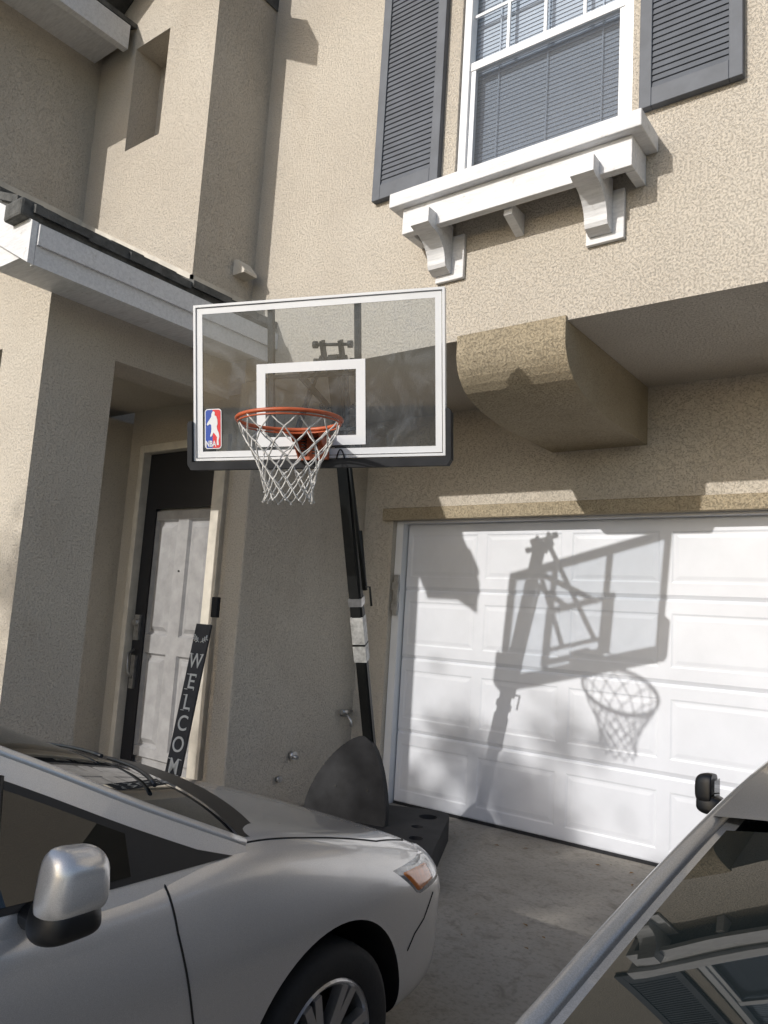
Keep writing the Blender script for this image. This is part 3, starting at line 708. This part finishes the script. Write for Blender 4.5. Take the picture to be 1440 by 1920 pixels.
    def roof(u,v):
        s,z=along(RL,v); x=xs_(z)-.004
        ex=(1-abs(u)**3)
        ds=.10*ex*(1-v) - (.07*ex)*v
        return (u*x,s+ds,z+.050*(1-abs(u)**2.2)+.006)
    gpatch("roof",roof,paint,32,16)
    def rg(u,v,):
        s,z=along(CL,v); x=xs_(z)-.030
        ex=(1-abs(u)**2.4)
        return (u*x,s-.07*ex-.03*ex*v,z+.055*ex*(1-.35*v)+.006)
    gpatch("rear_window",lambda u,v: rg(u,.04+.94*v),M_CGLASS,40,20)
    def rgt(u,v):
        p=rg(u,v); return (p[0]*1.03,p[1],p[2]-.014)
    gpatch("rear_window_trim",rgt,M_TRIM,40,20)
    def tail(u,v):
        p=rg(u,1.0); x=.82; 
        return (u*(abs(p[0]/max(abs(u),1e-6))*(1-v)+x*v) if abs(u)>1e-6 else 0,p[1]*(1-v)+(-3.42)*v,p[2]*(1-v)+(rear_z-.015)*v-.01)
    gpatch("boot_lid",tail,paint,20,6)
    mx,ms,mz=mir
    def sup(cx_,cy_,cz_,rx,ry,rz,py,pz,xmin):
        bm=bmesh.new(); bmesh.ops.create_uvsphere(bm,u_segments=32,v_segments=20,radius=1)
        for v in bm.verts:
            x,y,z=v.co
            f=lambda a,p: math.copysign(abs(a)**p,a)
            y,z=f(y,py),f(z,pz); x=max(x,xmin)
            v.co=Vector((cx_+sg*rx*x*msz,cy_+ry*y*(1-.10*z)*msz,cz_+rz*z*(1-.08*y)*msz))
        bm.transform(O); return bm
    for sg in (1,-1):
        mc=mesh_obj("mirror",sup(sg*(mx-.02),ms,mz,.050,.056,.056,.50,.54,-.3),M_TRIM if blackmirror else paint,car,smooth=True)
        mesh_obj("mirror_base",sup(sg*(mx-.024),ms-.004,mz-.054*msz,.050,.054,.034,.55,.6,-.9),M_TRIM,mc,smooth=True)
        bm=bmesh.new(); tube(bm,[O@Vector((sg*.82,ms+.06,mz-.125)),O@Vector((sg*(mx-.10),ms+.03,mz-.105)),O@Vector((sg*(mx-.04),ms,mz-.072))],[.024,.020,.018],12); mesh_obj("mirror_arm",bm,M_TRIM,mc)
        bm=bmesh.new(); x_=mx-.02-.015-.002; box(bm,*sorted((sg*x_,sg*(x_-.002))),ms-.04*msz,ms+.04*msz,mz-.035*msz,mz+.035*msz); bm.transform(O); mesh_obj("mirror_glass",bm,M_CGLASS,mc)
    for s in (ws_s,-2.67):
        for sg in (1,-1):
            X0=sg*.755; zc_=.265
            bm=bmesh.new(); prof=[(.180,-.09),(.198,-.105),(.245,-.108),(.266,-.095),(.272,-.06),(.272,.06),(.266,.095),(.245,.108),(.198,.105),(.180,.09)]
            n=48; R=[[bm.verts.new((X0+sg*a,s+r*math.cos(2*math.pi*k/n),zc_+r*math.sin(2*math.pi*k/n))) for r,a in prof] for k in range(n)]
            for k in range(n):
                for i in range(len(prof)-1): bm.faces.new((R[k][i],R[(k+1)%n][i],R[(k+1)%n][i+1],R[k][i+1]))
            bm.transform(O); wh=mesh_obj("wheel",bm,M_TYRE,car,smooth=True)
            bm=bmesh.new()
            prof=[(.188,.094),(.180,.100),(.170,.092),(.164,.06),(.160,-.08)]
            R=[[bm.verts.new((X0+sg*a,s+r*math.cos(2*math.pi*k/n),zc_+r*math.sin(2*math.pi*k/n))) for r,a in prof] for k in range(n)]
            for k in range(n):
                for i in range(len(prof)-1): bm.faces.new((R[k][i],R[(k+1)%n][i],R[(k+1)%n][i+1],R[k][i+1]))
            for k in range(7):
                for da in (-.13,.13):
                    a=2*math.pi*k/7+.2
                    P0=Vector((X0+sg*.075,s+.045*math.cos(a+da),zc_+.045*math.sin(a+da)))
                    P1=Vector((X0+sg*.088,s+.172*math.cos(a+da*.9),zc_+.172*math.sin(a+da*.9)))
                    sqbar(bm,P0,P1,.03,.026,Vector((1,0,0)))
            tube(bm,[(X0+sg*.05,s,zc_),(X0+sg*.085,s,zc_)],.055,20); tube(bm,[(X0+sg*.085,s,zc_),(X0+sg*.093,s,zc_)],.028,16)
            bm.transform(O); mesh_obj("wheel_rim",bm,M_RIMS,wh)
            bm=bmesh.new(); tube(bm,[(X0-sg*.07,s,zc_),(X0-sg*.02,s,zc_)],.160,32); bm.transform(O); mesh_obj("brake_disc",bm,M_SEAM,wh)
    return car
make_car("silver_car","silver sedan parked nose-in on the driveway beside the hoop",-2.215,1.71,M_SILVER,
   [(-.33,.85),(-.60,.965),(-.85,1.080),(-1.10,1.185),(-1.32,1.27),(-1.52,1.32)],fs=.90,hz=.035,ws_s=-.02,bulge=.75,div=True,mir=(1.055,-.935,.95),hl=.09,sb=.15,wo_=.038,roofz=1.38,rs_z=1.32,rail=.014)
make_car("grey_car","dark grey low car with sloping rear window parked nose-in",.42,3.28,M_GREYCAR,
   [(-.36,.84),(-.60,.955),(-.85,1.06),(-1.10,1.145),(-1.32,1.21),(-1.52,1.245)],roofz=1.305,roof_rear=-2.38,rear_end=-3.05,rear_z=.98,rs_z=1.215,blackmirror=True,mir=(1.03,-.90,.985),msz=.75,rail=.010)

# ------------------------------------------------------------------ tree behind the viewpoint (casts the dappled shade)
tree=thing("street_tree",(-6.75,-10.2,0),"slender leafy tree standing by the road","tree")
bm=bmesh.new(); tb=Vector((-6.75,-10.2,0))
tube(bm,[tb+Vector((.1*math.sin(z),.08*math.cos(z*1.3),z)) for z in (0,1,2,3,4,5,6,7)],[.13,.11,.1,.09,.08,.07,.05,.03],10)
cl=[]
for k in range(13):
    a=k*2.4; r=random.uniform(.1,.95); h=random.uniform(7.3,8.3)
    p=tb+Vector((r*math.cos(a)*1.1,r*math.sin(a),h)); cl.append((p,95))
for k in range(18):
    cl.append((tb+Vector((random.uniform(1.95,3.1),random.uniform(-.4,.4),random.uniform(5.6,7.4))),260))
for k in range(9):
    cl.append((tb+Vector((random.uniform(.2,1.5),random.uniform(-.4,.4),random.uniform(7.15,7.5))),210))
cl.append((tb+Vector((-1.3,0,7.4)),200))
for k,(p,c_) in enumerate(cl):
    tube(bm,[tb+Vector((0,0,min(5.2+.08*(k%12),p.z-.6))),p.lerp(tb+Vector((0,0,min(6.6,p.z))),.5)+Vector((0,0,.1)),p],[.035,.02,.008],6)
mesh_obj("trunk",bm,M_BARK,tree)
bm=bmesh.new()
for p,c_ in cl:
    for i in range(c_):
        v=Vector((random.gauss(0,.15),random.gauss(0,.22),random.gauss(0,.10)))+p
        q=Matrix.Rotation(random.uniform(0,6.28),3,'Z')@Matrix.Rotation(random.uniform(0,3.1),3,'X')
        s=random.uniform(.045,.085)
        bm.faces.new([bm.verts.new(v+q@Vector(c)*s) for c in ((-1,0,0),(0,-.5,0),(1,0,0),(0,.5,0))])
mesh_obj("crown",bm,M_LEAF,tree,recalc=False)

# ------------------------------------------------------------------ light, sky, camera
SX,SZ=.275,.505
trav=Vector((SX,1,-SZ))
sd_=bpy.data.lights.new("sun",'SUN'); sd_.energy=3.3; sd_.angle=rad(.53); sd_.color=(1,.96,.90)
so=bpy.data.objects.new("sun",sd_); so.rotation_euler=trav.to_track_quat('-Z','Y').to_euler(); COL.objects.link(so)
w=bpy.data.worlds.new("World"); S.world=w; w.use_nodes=True; nt=w.node_tree
sky=nt.nodes.new('ShaderNodeTexSky'); sky.sky_type='NISHITA'; sky.sun_disc=False
sky.sun_elevation=math.atan2(SZ,math.hypot(SX,1)); sky.sun_rotation=math.atan2(-SX,-1)
sky.air_density=1.0; sky.dust_density=1.5
bg=nt.nodes['Background']; bg.inputs[1].default_value=.15; nt.links.new(sky.outputs[0],bg.inputs[0])
p=rad(7.7);r=rad(3.55);yw=rad(37.2)
R0=Vector((math.cos(yw),math.sin(yw),0)); hh=Vector((-math.sin(yw),math.cos(yw),0))
F=hh*math.cos(p)+Vector((0,0,math.sin(p))); U0=-math.sin(p)*hh+Vector((0,0,math.cos(p)))
R=R0*math.cos(r)+U0*math.sin(r); U=-R0*math.sin(r)+U0*math.cos(r)
cd=bpy.data.cameras.new("camera"); cam=bpy.data.objects.new("camera",cd); COL.objects.link(cam)
cam.matrix_world=Matrix(((R.x,U.x,-F.x,0),(R.y,U.y,-F.y,0),(R.z,U.z,-F.z,1.41),(0,0,0,1)))
cd.sensor_fit='VERTICAL'; cd.sensor_height=36; cd.lens=1442/1920*36; cd.clip_start=.02; cd.clip_end=500
S.camera=cam
S.view_settings.view_transform='Standard'; S.view_settings.look='None'; S.view_settings.exposure=0
